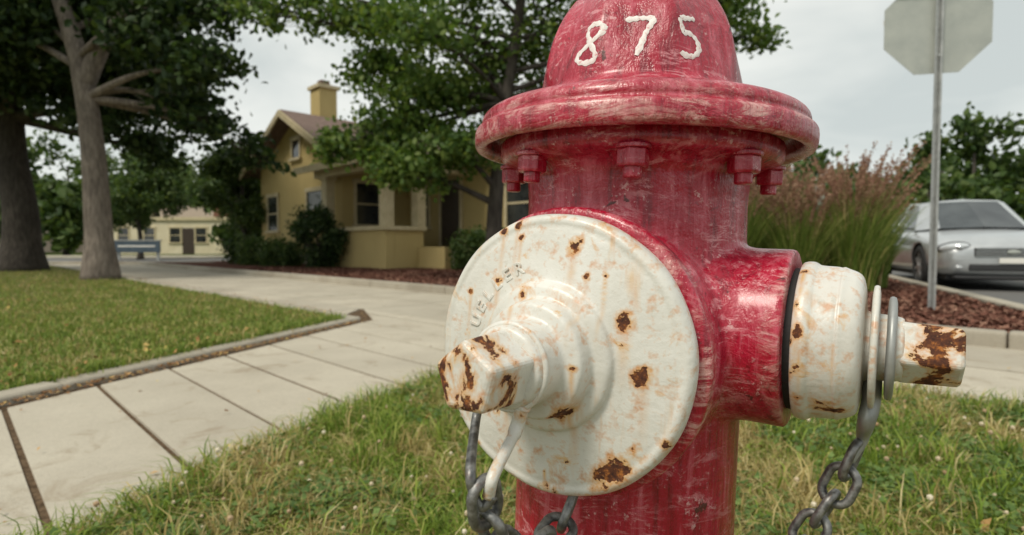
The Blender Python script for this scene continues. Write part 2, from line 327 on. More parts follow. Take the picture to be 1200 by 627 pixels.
def flakes(name,P,z,size,mat,tilt=.35,ratio=.45,parent=None):
    n=len(P); a=rng.uniform(0,2*np.pi,n); L=size*rng.uniform(.5,1.3,n); W=L*ratio*rng.uniform(.6,1.3,n)
    d=np.stack([np.cos(a),np.sin(a),rng.normal(0,tilt,n)],1); s=np.stack([-np.sin(a),np.cos(a),rng.normal(0,tilt,n)],1)
    c=np.column_stack([P,np.full(n,z)+rng.uniform(0,.012,n)])
    V=np.stack([c-d*L[:,None]/2,c+s*W[:,None]/2,c+d*L[:,None]/2,c-s*W[:,None]/2],1); V[:,1::2,2]+=L[:,None]*.12
    F=np.arange(4*n).reshape(n,4); return npmesh(name,V,F,mat,parent)
def samp(poly,n,box_,wfn=None):
    out=[];tot=0
    while tot<n:
        P=np.column_stack([rng.uniform(box_[0],box_[1],n*2),rng.uniform(box_[2],box_[3],n*2)]); P=P[pip(P,poly)]
        if wfn is not None: P=P[rng.uniform(0,1,len(P))<wfn(P)]
        out.append(P);tot+=len(P)
    return np.concatenate(out)[:n]
near=lambda k:(lambda P:np.clip(k/(P[:,0]**2+P[:,1]**2),0,1))
flakes('mulch_chips',samp(bed,40000,(-9,8,3,14),near(25)),.105,.05,CHIP)
def along(a,b,n,sig):
    tt=rng.uniform(0,1,n); a=np.array(a);b=np.array(b); P=a+(b-a)*tt[:,None]; d=(b-a)/np.linalg.norm(b-a); return P+np.array([-d[1],d[0]])*rng.normal(0,sig,n)[:,None]
P=np.concatenate([along((-2.37,.9),(-1.24,4.65),1700,.030),along((-3.2,-2),(-2.37,.9),300,.04),along((-1.2,4.85),(-9,12.65),500,.05),along((-.83,1.45),(-.56,2.16),160,.05),samp(walkA,80,(-3,1,0,5)),samp([s_(4.1,-9),s_(4.1,4),s_(6.4,3),s_(6.4,-9)],60,(-7,5,1,12))])
flakes('leaf_litter',P,.034,.020,LITTER,.2,.6)
flakes('dry_leaves_on_verge',np.concatenate([samp(verge,70,(-1.5,2.5,.6,3.6)),np.array([[-.29,1.9],[-.27,1.92]])]),.06,.034,LITTER,.5,.6)
flakes('dry_leaves_on_lawn',np.concatenate([samp(lawn,260,(-9,-1.2,1,12),near(12)),along((-2.3,1.6),(-1.6,3.9),160,.08)-np.array([.12,0])]),.07,.030,LITTER,.5,.6)
# ------------------------------------------------------------------ grass blades
def blades(name,P,z0,hmin,hmax,wd,lean,mat):
    n=len(P); a=rng.uniform(0,2*np.pi,n); h=rng.uniform(hmin,hmax,n); l=rng.normal(0,lean,(n,2))*h[:,None]; W=wd*rng.uniform(.6,1.3,n)
    side=np.stack([np.cos(a),np.sin(a)],1)*W[:,None]/2; V=np.zeros((n,5,3)); V[:,:,:2]=P[:,None,:]; V[:,:,2]=z0
    V[:,0,:2]-=side; V[:,1,:2]+=side; V[:,2,:2]+=l*.35-side*.8; V[:,3,:2]+=l*.35+side*.8; V[:,2,2]+=h*.6; V[:,3,2]+=h*.6
    V[:,4,:2]+=l; V[:,4,2]+=h*np.clip(1-.35*np.hypot(l[:,0],l[:,1])/h,.3,1)
    b=np.arange(n)[:,None,None]*5; F=(np.array([[0,1,3],[0,3,2],[2,3,4]])[None]+b)
    return npmesh(name,V,F,mat)
Pv=samp(verge,95000,(-1.6,2.9,.35,3.8),near(3.0))
d=np.hypot(Pv[:,0]-.095,Pv[:,1]-.55); Pv=Pv[d>.16]; blades('verge_grass',Pv,.024,.025,.085,.0036,.9,GRASS)
tuft=samp(verge,260,(-1.4,2.6,.8,3.6)); Pt=np.repeat(tuft,42,0)+rng.normal(0,.024,(260*42,2)); Pt=Pt[np.hypot(Pt[:,0]-.095,Pt[:,1]-.55)>.2]; blades('grass_tufts',Pt,.024,.06,.15,.0042,.6,GRASS)
ed=np.concatenate([along(a,b,int(1000*math.dist(a,b)),.035) for a,b in zip(vergeL[1:-1],vergeL[2:])]); blades('verge_edge_grass',ed,.022,.03,.11,.004,.9,GRASS)
blob=samp(verge,80,(-1.4,2.6,.8,3.6)); Pc=np.repeat(blob,200,0)+rng.normal(0,.08,(16000,2)); Pc=Pc[pip(Pc,verge)]; CLOVL=foliage_mat('clover_leaf',(.07,.13,.03),(.12,.20,.05),(.20,.29,.08),.3); flakes('clover_leaves',Pc,.062,.017,CLOVL,.4,.9)
Pl=samp(lawn,130000,(-14,-1.2,.5,18),near(9)); blades('lawn_grass',Pl,.043,.02,.065,.0065,.65,LAWN)
edge=along((-2.03,2.45),(-1.38,4.6),2500,.035); edge[:,0]-=.03; blades('lawn_edge_grass',edge,.043,.04,.09,.006,.7,LAWN)
g=[]
for i in range(330):
    p=samp(verge,1,(-1.4,2.6,.9,3.6))[0]; r=random.uniform(.004,.0075); z=random.uniform(.06,.11)
    bm=bmesh.new(); bmesh.ops.create_icosphere(bm,subdivisions=1,radius=r)
    g.append(([v.co+Vector((p[0],p[1],z)) for v in bm.verts],[tuple(v.index for v in f.verts) for f in bm.faces])); bm.free()
V,F=merge(g); CLOV=M('clover_white',(.62,.55,.42),.8); CLOV.col(CLOV.ramp(CLOV.isl(),[(0,(.35,.22,.12)),(.5,(.55,.45,.30)),(1,(.72,.66,.52))])); mesh('clover_flowers',V,F,CLOV)

# ------------------------------------------------------------------ FIRE HYDRANT
LEAN=2.0; HX=.0935; HY=.55
hyd=empty('fire_hydrant',(HX,HY,0),(0,R(LEAN),0))
seg=96
ph=R(33.5); pdir=Vector((-math.sin(ph),-math.cos(ph),0)); rdir=Vector((math.cos(ph),-math.sin(ph),0))
ZP=.566; ZR=.578
parts=[rev_geo([(.150,.0),(.150,.03),(.112,.035),(.104,.05),(.104,.10),(.135,.102),(.135,.15),(.104,.152),(.1035,.60),(.1015,.69),(.103,.712),(.110,.720),(.1265,.7250),(.1300,.7285),(.1300,.742),(.10,.743)],seg)]
parts.append(xf(rev_geo([(.05,-.02),(.108,.02),(.107,.085),(.103,.10),(.103,.110),(.1115,.114),(.1125,.132),(.107,.1345)],72),axis_mtx((0,0,ZP),pdir)))
parts.append(xf(rev_geo([(.04,-.02),(.090,.045),(.083,.086),(.0755,.104),(.0735,.112),(.0735,.1430),(.072,.1440)],64),axis_mtx((0,0,ZR),rdir)))
parts.append(xf(rev_geo([(.04,-.02),(.085,.04),(.07,.098),(.06,.11)],64),axis_mtx((0,0,ZR),-rdir)))
V,F=merge(parts); body=fixn(mesh('body',V,F,REDP,hyd,True))
rm=body.modifiers.new('r','REMESH'); rm.mode='VOXEL'; rm.voxel_size=.0024; rm.use_smooth_shade=True
sm=body.modifiers.new('s','SMOOTH'); sm.factor=.5; sm.iterations=5
ZD=.789; RD=.0945; HD=.116
def domer(z):
    u=min(max((z-ZD)/HD,0),1); return RD*math.sqrt(max(0,1-u**2.2))
def lobe(a,z):
    u=min(max((z-ZD)/HD,0),1); return 1-.075*abs(math.sin(4.5*a+.35))*min(1,u*3+.08)
rim=[(.100,.7585),(.1360,.7580),(.1415,.750),(.1420,.741),(.1460,.7350),(.1520,.7350),(.1545,.7395),(.1548,.7500),(.1530,.7535),(.1490,.7548),(.1480,.7575),(.1490,.7600),(.1475,.7650),(.1430,.7690),(.1330,.7725),(.1180,.7755),(.1060,.7785),(.0985,.7830)]
rim=smoothprof(rim,1)
dome=[(domer(z),z) for z in np.linspace(ZD,ZD+HD-.001,44)]
V,F=rev_geo(rim+dome,180,lambda a,r,z: (lobe(a,z) if z>=ZD-.0001 else 1)*(1+.0012*math.sin(7*a+z*50)))
fixn(mesh('bonnet',V,F,REDP,hyd,True))
V,F=rev_geo([(.112,.740),(.112,.760)],64); mesh('bonnet_seat',V,F,REDP,hyd)
V,F=merge([rev_geo(smoothprof([(.036,.897),(.036,.909),(.030,.913),(.022,.914)],1),48),rev_geo([(.0215,.912),(.019,.950),(.016,.954)],5)]); fixn(bev(mesh('operating_nut',V,F,REDP,hyd),.002))
g=[]
for i in range(8):
    a=R(-90-13)+i*math.pi/4; T=Matrix.Translation((.1195*math.cos(a),.1195*math.sin(a),.0125))@Matrix.Rotation(random.uniform(0,6),4,'Z')
    g+= [xf(rev_geo([(.0140,.7135),(.0140,.7100)],24),T),xf(rev_geo([(.0112,.711),(.0125,.7095),(.0125,.698),(.0112,.6965)],6),T),xf(rev_geo([(.0070,.698),(.0070,.689),(.006,.688)],16),T)]
for i in range(8):
    a=i*math.pi/4; T=Matrix.Translation((.121*math.cos(a),.121*math.sin(a),0)); g+=[xf(rev_geo([(.012,.152),(.012,.165)],6),T)]
V,F=merge(g); bo=fixn(mesh('bolts',V,F,REDP,hyd)); bev(bo,.0012,2,25)
def domept(th,z,off):
    a=math.radians(-90)+th; r=domer(z)*lobe(a,z); e=1e-3
    p=Vector((r*math.cos(a),r*math.sin(a),z)); r2=domer(z+e)*lobe(a,z+e); p2=Vector((r2*math.cos(a),r2*math.sin(a),z+e)); r3=domer(z)*lobe(a+e,z); p3=Vector((r3*math.cos(a+e),r3*math.sin(a+e),z))
    n=(p3-p).cross(p2-p).normalized(); return p+n*off
def arc(cx,cy,rx,ry,a0,a1,n): return [(cx+rx*math.cos(R(a0+(a1-a0)*i/n)),cy+ry*math.sin(R(a0+(a1-a0)*i/n))) for i in range(n+1)]
def dens(p,n=10):
    o=[]
    for a,b in zip(p[:-1],p[1:]):
        for i in range(n): o.append((a[0]+(b[0]-a[0])*i/n,a[1]+(b[1]-a[1])*i/n))
    return o+[p[-1]]
digits={'8':[[(.0078*math.sin(2*t_)*(1.1 if math.cos(t_)<0 else .95),.0155*math.cos(t_)) for t_ in [2*math.pi*i/60+.5 for i in range(63)]]],
 '7':[dens([(-.0110,.0125),(.0,.0142),(.0105,.0140)],8),dens([(.0105,.0140),(.005,.002),(.0005,-.0165)],10)],
 '5':[arc(-.001,-.0060,.0088,.0092,-140,105,30)+dens([(-.0035,.003),(-.0050,.0145)],6),dens([(-.0050,.0145),(.0095,.0150)],12)]}
g=[]
for ch,th0,z0,sc1,rot in (('8',R(-39),.8165,1.16,R(-14)),('7',R(-13.5),.8195,1.18,R(-4)),('5',R(12.5),.8185,1.18,R(6))):
    for s_i,stroke in enumerate(digits[ch]):
        pts=[]
        for (x,y) in stroke:
            x*=sc1;y*=sc1; pts.append((x*math.cos(rot)-y*math.sin(rot),x*math.sin(rot)+y*math.cos(rot)))
        V=[];F=[];m_=5
        for i,(X,Y) in enumerate(pts):
            a=pts[max(i-1,0)];b=pts[min(i+1,len(pts)-1)]; d=Vector((b[0]-a[0],b[1]-a[1])); d=d.normalized() if d.length>1e-9 else Vector((1,0)); nn=Vector((-d.y,d.x)); hw=.0024*(1+.22*math.sin(i*1.7+th0*9)+.15*math.sin(i*.5))
            if i==0 or i==len(pts)-1: hw*=.6
            for k in range(m_):
                q=(k/(m_-1)*2-1)*hw; px,py=X+nn.x*q,Y+nn.y*q
                V.append(domept(th0+px/.090,z0+py*.92,(.0006 if 0<k<m_-1 else .00025)+s_i*.0002))
        for i in range(len(pts)-1):
            for k in range(m_-1): F.append((i*m_+k,i*m_+k+1,(i+1)*m_+k+1,(i+1)*m_+k))
        g.append((V,F))
V,F=merge(g); NUMP=M('number_paint',(.8,.78,.74),.5); _n=NUMP.noise(NUMP.co(),220,4,.7); NUMP.col(NUMP.ramp(_n,[(.32,(.6,.25,.27)),(.42,(.76,.70,.66)),(.7,(.84,.82,.79))])); NUMP.nrm(NUMP.bump(_n,.4,.001)); mesh('painted_number',V,F,NUMP,hyd,True)
def wob(a,r,z): return 1+.0045*math.sin(3*a+z*90)+.0022*math.sin(11*a+z*40)
bigc=empty('pumper_nozzle_cap'); bigc.parent=hyd; bigc.matrix_local=axis_mtx((0,0,ZP),pdir)
L0=.136
prof=[(.080,.0),(.1015,.0),(.1050,.002),(.1062,.008),(.1055,.0140),(.1030,.0175),(.1000,.0186),(.0965,.0180),(.0925,.0192),(.080,.0212),(.064,.0238),(.0565,.0250),(.0545,.0265),(.0538,.0300),(.0515,.0325),(.0470,.0338),(.0440,.0345),(.0425,.0370),(.0418,.0460),(.0402,.0490),(.0360,.0502),(.0315,.0512),(.0295,.054),(.0288,.068),(.0278,.078),(.0255,.0805),(.020,.081)]
V,F=rev_geo(resamp(smoothprof(prof,2),.0018),256,wob); o=fixn(mesh('cap_disc',V,F,CAPW,bigc,True)); o.location=(0,0,L0)
rust_attr(o,[(.018,.082,.0042,1.4),(.060,.032,.0050,1.),(.074,-.004,.0048,1.4),(.055,-.074,.0066,2.8),(-.045,.092,.003,1.),(-.032,.096,.0025,1.),(-.028,.086,.0022,1.),(-.016,.045,.0030,1.),(-.094,-.028,.0045,1.5),(-.046,.052,.0035,1.2),(.090,-.048,.003,1.),(-.033,-.036,.0038,1.8),(.026,-.034,.004,2.2),(.030,.060,.0022,1.),(-.074,.042,.0025,1.),(.0,-.088,.002,1.),(.035,.0,.0025,1.),(.044,.062,.0018,1.)])
def nutgeo(r0,r1,z0,z1): return rev_geo(resamp([(r0,z0),(r1,z1-.003),(r1*.93,z1)],.004),5)
V,F=nutgeo(.0262,.0240,.0775,.1220); o=fixn(mesh('cap_nut',V,F,CAPW,bigc)); o.location=(0,0,L0); o.rotation_euler=(0,0,R(20)); bev(o,.003,3,25)
V,F=rev_geo([(.099,.128),(.099,.1375)],96); mesh('gasket',V,F,BLACK,bigc)
for i,chh in enumerate("UELLER"):
    cu=bpy.data.curves.new('letter','FONT'); cu.body=chh; cu.size=.0135; cu.extrude=.0008; cu.bevel_depth=.0005; cu.align_x='CENTER'; cu.align_y='CENTER'
    to=bpy.data.objects.new('relief_letter_%d'%i,cu); link(to,bigc); a=R(163-i*10.0); cu.materials.append(CAPP.m)
    to.location=(.0680*math.cos(a),.0680*math.sin(a),L0+.0232); to.rotation_euler=(0,0,a-R(90))
smc=empty('hose_nozzle_cap'); smc.parent=hyd; smc.matrix_local=axis_mtx((0,0,ZR),rdir)
LS=.1490
prof=[(.050,.0),(.0615,.0),(.0640,.0015),(.0645,.008),(.0630,.0110),(.0612,.0130),(.0605,.026),(.0598,.0280),(.0606,.030),(.0590,.033),(.0570,.039),(.0535,.0430),(.0460,.0450),(.0380,.0455),(.030,.046),(.026,.047),(.025,.070),(.02,.071)]
V,F=rev_geo(resamp(smoothprof(prof,2),.0022),200,wob); o=fixn(mesh('cap_body',V,F,CAPS,smc,True)); o.location=(0,0,LS)
rust_attr(o,[(-.062,.012,.005,.0035,1.6),(-.060,-.002,.007,.0025,1.),(-.055,.027,.003,.002,1.),(-.050,-.034,.004,.0028,1.5),(-.056,.006,.028,.0018,1.),(-.030,.055,.004,.003,1.)])
V,F=nutgeo(.0262,.0242,.0675,.1065); o=fixn(mesh('cap_nut',V,F,CAPS,smc)); o.location=(0,0,LS); o.rotation_euler=(0,0,R(50)); bev(o,.003,3,25)
V,F=rev_geo([(.058,.138),(.058,.152)],64); mesh('gasket',V,F,BLACK,smc)
V,F=rev_geo(smoothprof([(.026,.0490),(.0465,.0495),(.048,.0520),(.0465,.0545),(.026,.055)],1),80); o=fixn(mesh('chain_collar',V,F,CAPP,smc,True)); o.location=(0,0,LS)
V,F=rev_geo(smoothprof([(.026,.0595),(.0385,.060),(.040,.0625),(.0385,.0655),(.026,.066)],1),80); o=fixn(mesh('chain_washer',V,F,GALV,smc,True)); o.location=(0,0,LS)
def catmull(P,n=10):
    P=[Vector(p) for p in P]; P=[P[0]*2-P[1]]+P+[P[-1]*2-P[-2]]; o=[]
    for i in range(1,len(P)-2):
        for k in range(n):
            t_=k/n; a,b,c_,d_=P[i-1:i+3]; o.append(.5*((2*b)+(c_-a)*t_+(2*a-5*b+4*c_-d_)*t_*t_+(3*b-a-3*c_+d_)*t_**3))
    o.append(P[-2]); return o
def linkgeo(c,dir_,nrm_,L,W,wr):
    d=dir_.normalized(); n=(nrm_-d*nrm_.dot(d)).normalized(); pts=[]
    h=L/2-W/2
    for i in range(24):
        a=2*math.pi*i/24; x=math.cos(a)*W/2; y=math.sin(a)*W/2+(h if math.sin(a)>=0 else -h); pts.append(c+d*y+n*x)
    return tube_geo(pts,wr,10,True)
def chain(name,P,parent,L=.027,W=.0165,wr=.0026):
    pts=catmull(P,40); acc=[0]
    for a,b in zip(pts[:-1],pts[1:]): acc.append(acc[-1]+(b-a).length)
    pitch=L-2*wr*1.25; g=[]; s=0;k=0
    def at(s):
        for i in range(len(acc)-1):
            if acc[i+1]>=s: u=(s-acc[i])/(acc[i+1]-acc[i]+1e-9); return pts[i].lerp(pts[i+1],u)
        return pts[-1]
    while s+pitch<acc[-1]:
        a=at(s);b=at(s+pitch); d=b-a; n1=d.cross(Vector((.9,-.35,.2)))
        if k%2: n1=d.cross(n1)
        n1=Matrix.Rotation(R(25),3,d.normalized())@n1
        g.append(linkgeo((a+b)/2,d,n1,L,W,wr)); s+=pitch;k+=1
    V,F=merge(g); return mesh(name,V,F,CHAIN,parent,True)
inv=Matrix.Rotation(R(-LEAN),4,'Y')@Matrix.Translation((-HX,-HY,0))
def H(p): return inv@Vector(p)
ax0=Vector((0,0,ZP)); mm=axis_mtx(ax0+pdir*.2095,pdir)
def rp_(a,r): return mm@Vector((r*math.cos(R(a)),r*math.sin(R(a)),0))
V,F=tube_geo([rp_(i*7.5,.0285) for i in range(48)],.0022,10,True); mesh('strap_ring',V,F,CAPP,hyd,True)
END=H((-.017,.330,.502))
l1=rp_(222,.0295); l2=rp_(292,.030)
V,F=tube_geo(catmull([rp_(205,.0295),l1,l1+Vector((-.003,-.002,-.022)),END+Vector((-.008,0,.016)),END+Vector((-.005,0,.0)),END+Vector((0,0,-.006)),END+Vector((.006,0,.001))],7),.0032,10); mesh('pumper_chain_hook',V,F,CHAIN,hyd,True)
V,F=tube_geo(catmull([rp_(300,.0275),l2,l2+Vector((-.004,-.002,-.014)),END+Vector((.006,0,.014)),END+Vector((.003,0,.0))],7),[.0048]*15+[.0038]*14,10); mesh('pumper_chain_strap',V,F,CAPP,hyd,True)
chain('pumper_cap_chain',[H(p) for p in [(-.017,.330,.508),(-.014,.338,.482),(-.004,.352,.456),(.018,.382,.442),(.040,.415,.448),(.054,.440,.474)]],hyd,.031,.0205,.0034)
ax1=Vector((0,0,ZR)); a1=ax1+rdir*(LS+.0520)
a2=a1+Vector((0,0,-.043))
E2=H((.281,.452,.492))
V,F=tube_geo(catmull([a2+Vector((0,0,.02)),a2,a2+Vector((-.004,-.002,-.016)),a2.lerp(E2,.75),E2,E2+Vector((-.008,.0,-.016))],8),[.0068]*12+[.0068-.0036*i/28 for i in range(29)],12); mesh('hose_strap',V,F,GALV,hyd,True)
chain('hose_cap_chain',[E2+Vector((-.003,0,-.004))]+[H(p) for p in [(.266,.455,.455),(.252,.46,.425),(.228,.465,.385),(.198,.468,.36),(.178,.465,.375)]],hyd,.032,.0215,.0035)

# ------------------------------------------------------------------ HOUSE
hs=empty('stucco_house',(0,0,0),(0,0,R(-45)))
def window(nm,face,u,z0,z1,wd,at,parent=hs,mull=True):
    def bx(n,u0,u1,za,zb,d0,d1,mat):
        if face=='Y-': return box(n,u0,u1,at-d1,at-d0,za,zb,mat,parent)
        return box(n,at+d0,at+d1,u0,u1,za,zb,mat,parent)
    h=wd/2; bx(nm+'_glass',u-h,u+h,z0,z1,-.05,.012,WGLASS)
    bx(nm+'_jamb_a',u-h-.09,u-h,z0-.0,z1,-.05,.045,TRIM); bx(nm+'_jamb_b',u+h,u+h+.09,z0,z1,-.05,.045,TRIM)
    bx(nm+'_head',u-h-.12,u+h+.12,z1,z1+.12,-.05,.055,TRIM); bx(nm+'_sill',u-h-.14,u+h+.14,z0-.08,z0,-.05,.10,TRIM)
    if mull: bx(nm+'_rail',u-h,u+h,(z0+z1)/2-.025,(z0+z1)/2+.025,.0,.028,TRIM)
def gable(nm,x0,x1,y0,y1,z0,ze,za,axis,mat,parent):
    if axis=='y': xm=(x0+x1)/2; v=[(x0,y0,z0),(x1,y0,z0),(x1,y0,ze),(xm,y0,za),(x0,y0,ze),(x0,y1,z0),(x1,y1,z0),(x1,y1,ze),(xm,y1,za),(x0,y1,ze)]
    else: ym=(y0+y1)/2; v=[(x1,y0,z0),(x1,y1,z0),(x1,y1,ze),(x1,ym,za),(x1,y0,ze),(x0,y0,z0),(x0,y1,z0),(x0,y1,ze),(x0,ym,za),(x0,y0,ze)]
    f=[(0,1,2,3,4),(9,8,7,6,5),(0,5,6,1),(1,6,7,2),(2,7,8,3),(3,8,9,4),(4,9,5,0)]
    return fixn(mesh(nm,v,f,mat,parent))
def slab(nm,p,th,mat,parent):
    v=[tuple(q) for q in p]+[(q[0],q[1],q[2]+th) for q in p]; f=[(3,2,1,0),(4,5,6,7),(0,1,5,4),(1,2,6,5),(2,3,7,6),(3,0,4,7)]
    return fixn(mesh(nm,v,f,mat,parent))
A0,A1=-20.0,-14.4; am=(A0+A1)/2; ze,za=3.2,4.62
gable('walls_gable_wing',A0,A1,7.8,16,.0,ze,za,'y',STUC,hs)
sl=(za-ze)/(am-A0); o_=.45
slab('roof_gable_west',[(A0-o_,7.3,ze-sl*o_),(am,7.3,za),(am,16.4,za),(A0-o_,16.4,ze-sl*o_)],.14,SHING,hs)
slab('roof_gable_east',[(am,7.3,za+.002),(A1+o_,7.3,ze-sl*o_),(A1+o_,16.4,ze-sl*o_),(am,16.4,za+.002)],.14,SHING,hs)
slab('barge_west',[(A0-o_,7.24,ze-sl*o_-.08),(am,7.24,za-.08),(am,7.29,za-.08),(A0-o_,7.29,ze-sl*o_-.08)],.2,TRIM,hs)
slab('barge_east',[(am,7.24,za-.08),(A1+o_,7.24,ze-sl*o_-.08),(A1+o_,7.29,ze-sl*o_-.08),(am,7.29,za-.08)],.2,TRIM,hs)
gable('walls_main',A1+.01,-7.8,10,15.5,.0,3.0,4.4,'x',STUC,hs)
slab('roof_main_front',[(A1,9.5,2.75),(-7.4,9.5,2.75),(-7.4,12.75,4.42),(A1,12.75,4.42)],.14,SHING,hs)
slab('roof_main_back',[(A1,12.75,4.422),(-7.4,12.75,4.422),(-7.4,16,2.75),(A1,16,2.75)],.14,SHING,hs)
box('chimney',-18.1,-17.45,8.7,9.3,3.5,5.75,STUC,hs); box('chimney_cap',-18.17,-17.38,8.63,9.37,5.75,5.86,TRIM,hs); box('chimney_pot',-17.92,-17.62,8.85,9.15,5.86,6.05,SHING,hs)
box('foundation',A0-.03,A1+.03,7.76,15,.0,.35,KERB,hs)
box('porch_floor',-14.38,-11.62,7.55,9.98,.0,.5,KERB,hs)
box('porch_wall_front',-14.75,-11.55,7.35,7.6,.0,1.02,STUC,hs,.01); box('porch_wall_side',-11.8,-11.55,7.603,8.45,.0,1.02,STUC,hs,.01)
box('porch_cap_front',-14.8,-11.48,7.28,7.66,1.02,1.12,TRIM,hs,.01); box('porch_cap_side',-11.86,-11.48,7.663,8.5,1.02,1.118,TRIM,hs,.01)
for i,(x,y) in enumerate(((-11.68,7.47),(-14.55,7.47),(-11.68,8.4))):
    box('column_%d'%i,x-.13,x+.13,y-.13+.0,y+.13,1.121,2.42,TRIM,hs,.01); box('column_head_%d'%i,x-.17,x+.17,y-.17,y+.17,2.42,2.5,TRIM,hs,.008)
box('porch_beam',-15.1,-11.1,7.33,7.61,2.5,2.72,TRIM,hs); box('porch_beam_side',-11.8,-11.52,7.613,9.98,2.5,2.70,TRIM,hs)
slab('porch_roof',[(-15.5,6.95,2.66),(-10.9,6.95,2.66),(-10.9,10.3,3.5),(-15.5,10.3,3.5)],.10,SHING,hs)
box('porch_fascia',-15.52,-10.88,6.90,6.948,2.60,2.78,TRIM,hs)
slab('porch_gable_fascia',[(-10.897,6.95,2.60),(-10.85,6.95,2.60),(-10.85,10.0,3.36),(-10.897,10.0,3.36)],.17,TRIM,hs)
for i in range(3): box('step_%d'%i,-11.6+.35*i,-11.25+.35*i,8.5,9.9,.0,.5-.16*(i),KERB,hs,.01)
box('step_wall',-11.545,-10.5,8.28,8.47,.0,.62,STUC,hs,.01)
window('w_gable_a','Y-',-19.0,1.15,2.25,.75,7.8); window('w_gable_b','Y-',-16.0,1.15,2.25,.95,7.8); window('w_attic','Y-',am,3.35,3.9,.5,7.8,mull=False)
window('w_porch_side','X+',8.6,1.25,2.4,.75,A1); window('w_porch_back','Y-',-13.7,1.2,2.35,.6,10); window('w_right','Y-',-9.6,1.1,2.3,1.1,10)
box('door',-12.75,-11.95,9.94,9.985,.5,2.45,DARKDOOR,hs); box('door_frame_a',-12.85,-12.752,9.92,9.99,.5,2.45,TRIM,hs); box('door_frame_b',-11.948,-11.85,9.92,9.99,.5,2.45,TRIM,hs); box('door_head',-12.9,-11.8,9.91,9.99,2.452,2.58,TRIM,hs)
# ------------------------------------------------------------------ far buildings left
CREAM=M('cream_render',rough=.9); CREAM.col(CREAM.ramp(CREAM.noise(CREAM.co(),1.5,4),[(.3,(.62,.54,.36)),(.7,(.74,.67,.49))])); BRICK=M('brick_red',rough=.9); _b=BRICK.n('ShaderNodeTexBrick'); BRICK.set(_b.inputs['Vector'],BRICK.co()); _b.inputs['Scale'].default_value=4; _b.inputs['Color1'].default_value=(.34,.14,.09,1); _b.inputs['Color2'].default_value=(.27,.11,.08,1); _b.inputs['Mortar'].default_value=(.4,.34,.29,1); BRICK.col(_b.outputs[0])
cb=empty('cream_shop_building',(-27,44,0))
box('walls',-6,6,0,7,0,2.6,CREAM,cb); box('parapet',-6.15,6.15,-.15,7.1,2.6,2.85,TRIM,cb); box('upper_block',-2,2.4,3,7,2.85,4.3,BRICK,cb); box('upper_roof',-2.2,2.6,2.8,7.2,4.3,4.45,SHING,cb)
for i,x in enumerate((-5,-3,-1,1,3,5)): window('w%d'%i,'Y-',x,.9,2.0,.8,0,cb)
box('door',1.55,2.45,-.03,.02,0,2.0,DARKDOOR,cb)
c2=empty('brick_shop_building',(-50,58,0)); box('walls',-10,10,0,8,0,4.5,BRICK,c2); box('cornice',-10.2,10.2,-.2,8.1,4.5,4.9,TRIM,c2)
for i in range(8): window('w%d'%i,'Y-',-8.4+2.4*i,1.2,3.2,1.2,0,c2)
ys=empty('notice_board',(-16.2,24.6,0)); NB=M('board_slate',(.05,.08,.10),.5); NB.col(NB.ramp(NB.noise(NB.co(),4,3),[(.3,(.035,.06,.08)),(.7,(.07,.10,.13))]))
box('panel',-1.0,1.0,-.04,.04,.35,.85,NB,ys,.01); box('cap_rail',-1.05,1.05,-.06,.06,.852,.90,GALV,ys); box('stripe',-.8,.8,-.046,-.0405,.6,.66,WHITE,ys)
for i,x in enumerate((-.85,.85)): box('leg_%d'%i,x-.05,x+.05,.045,.12,0,.85,GALV,ys)

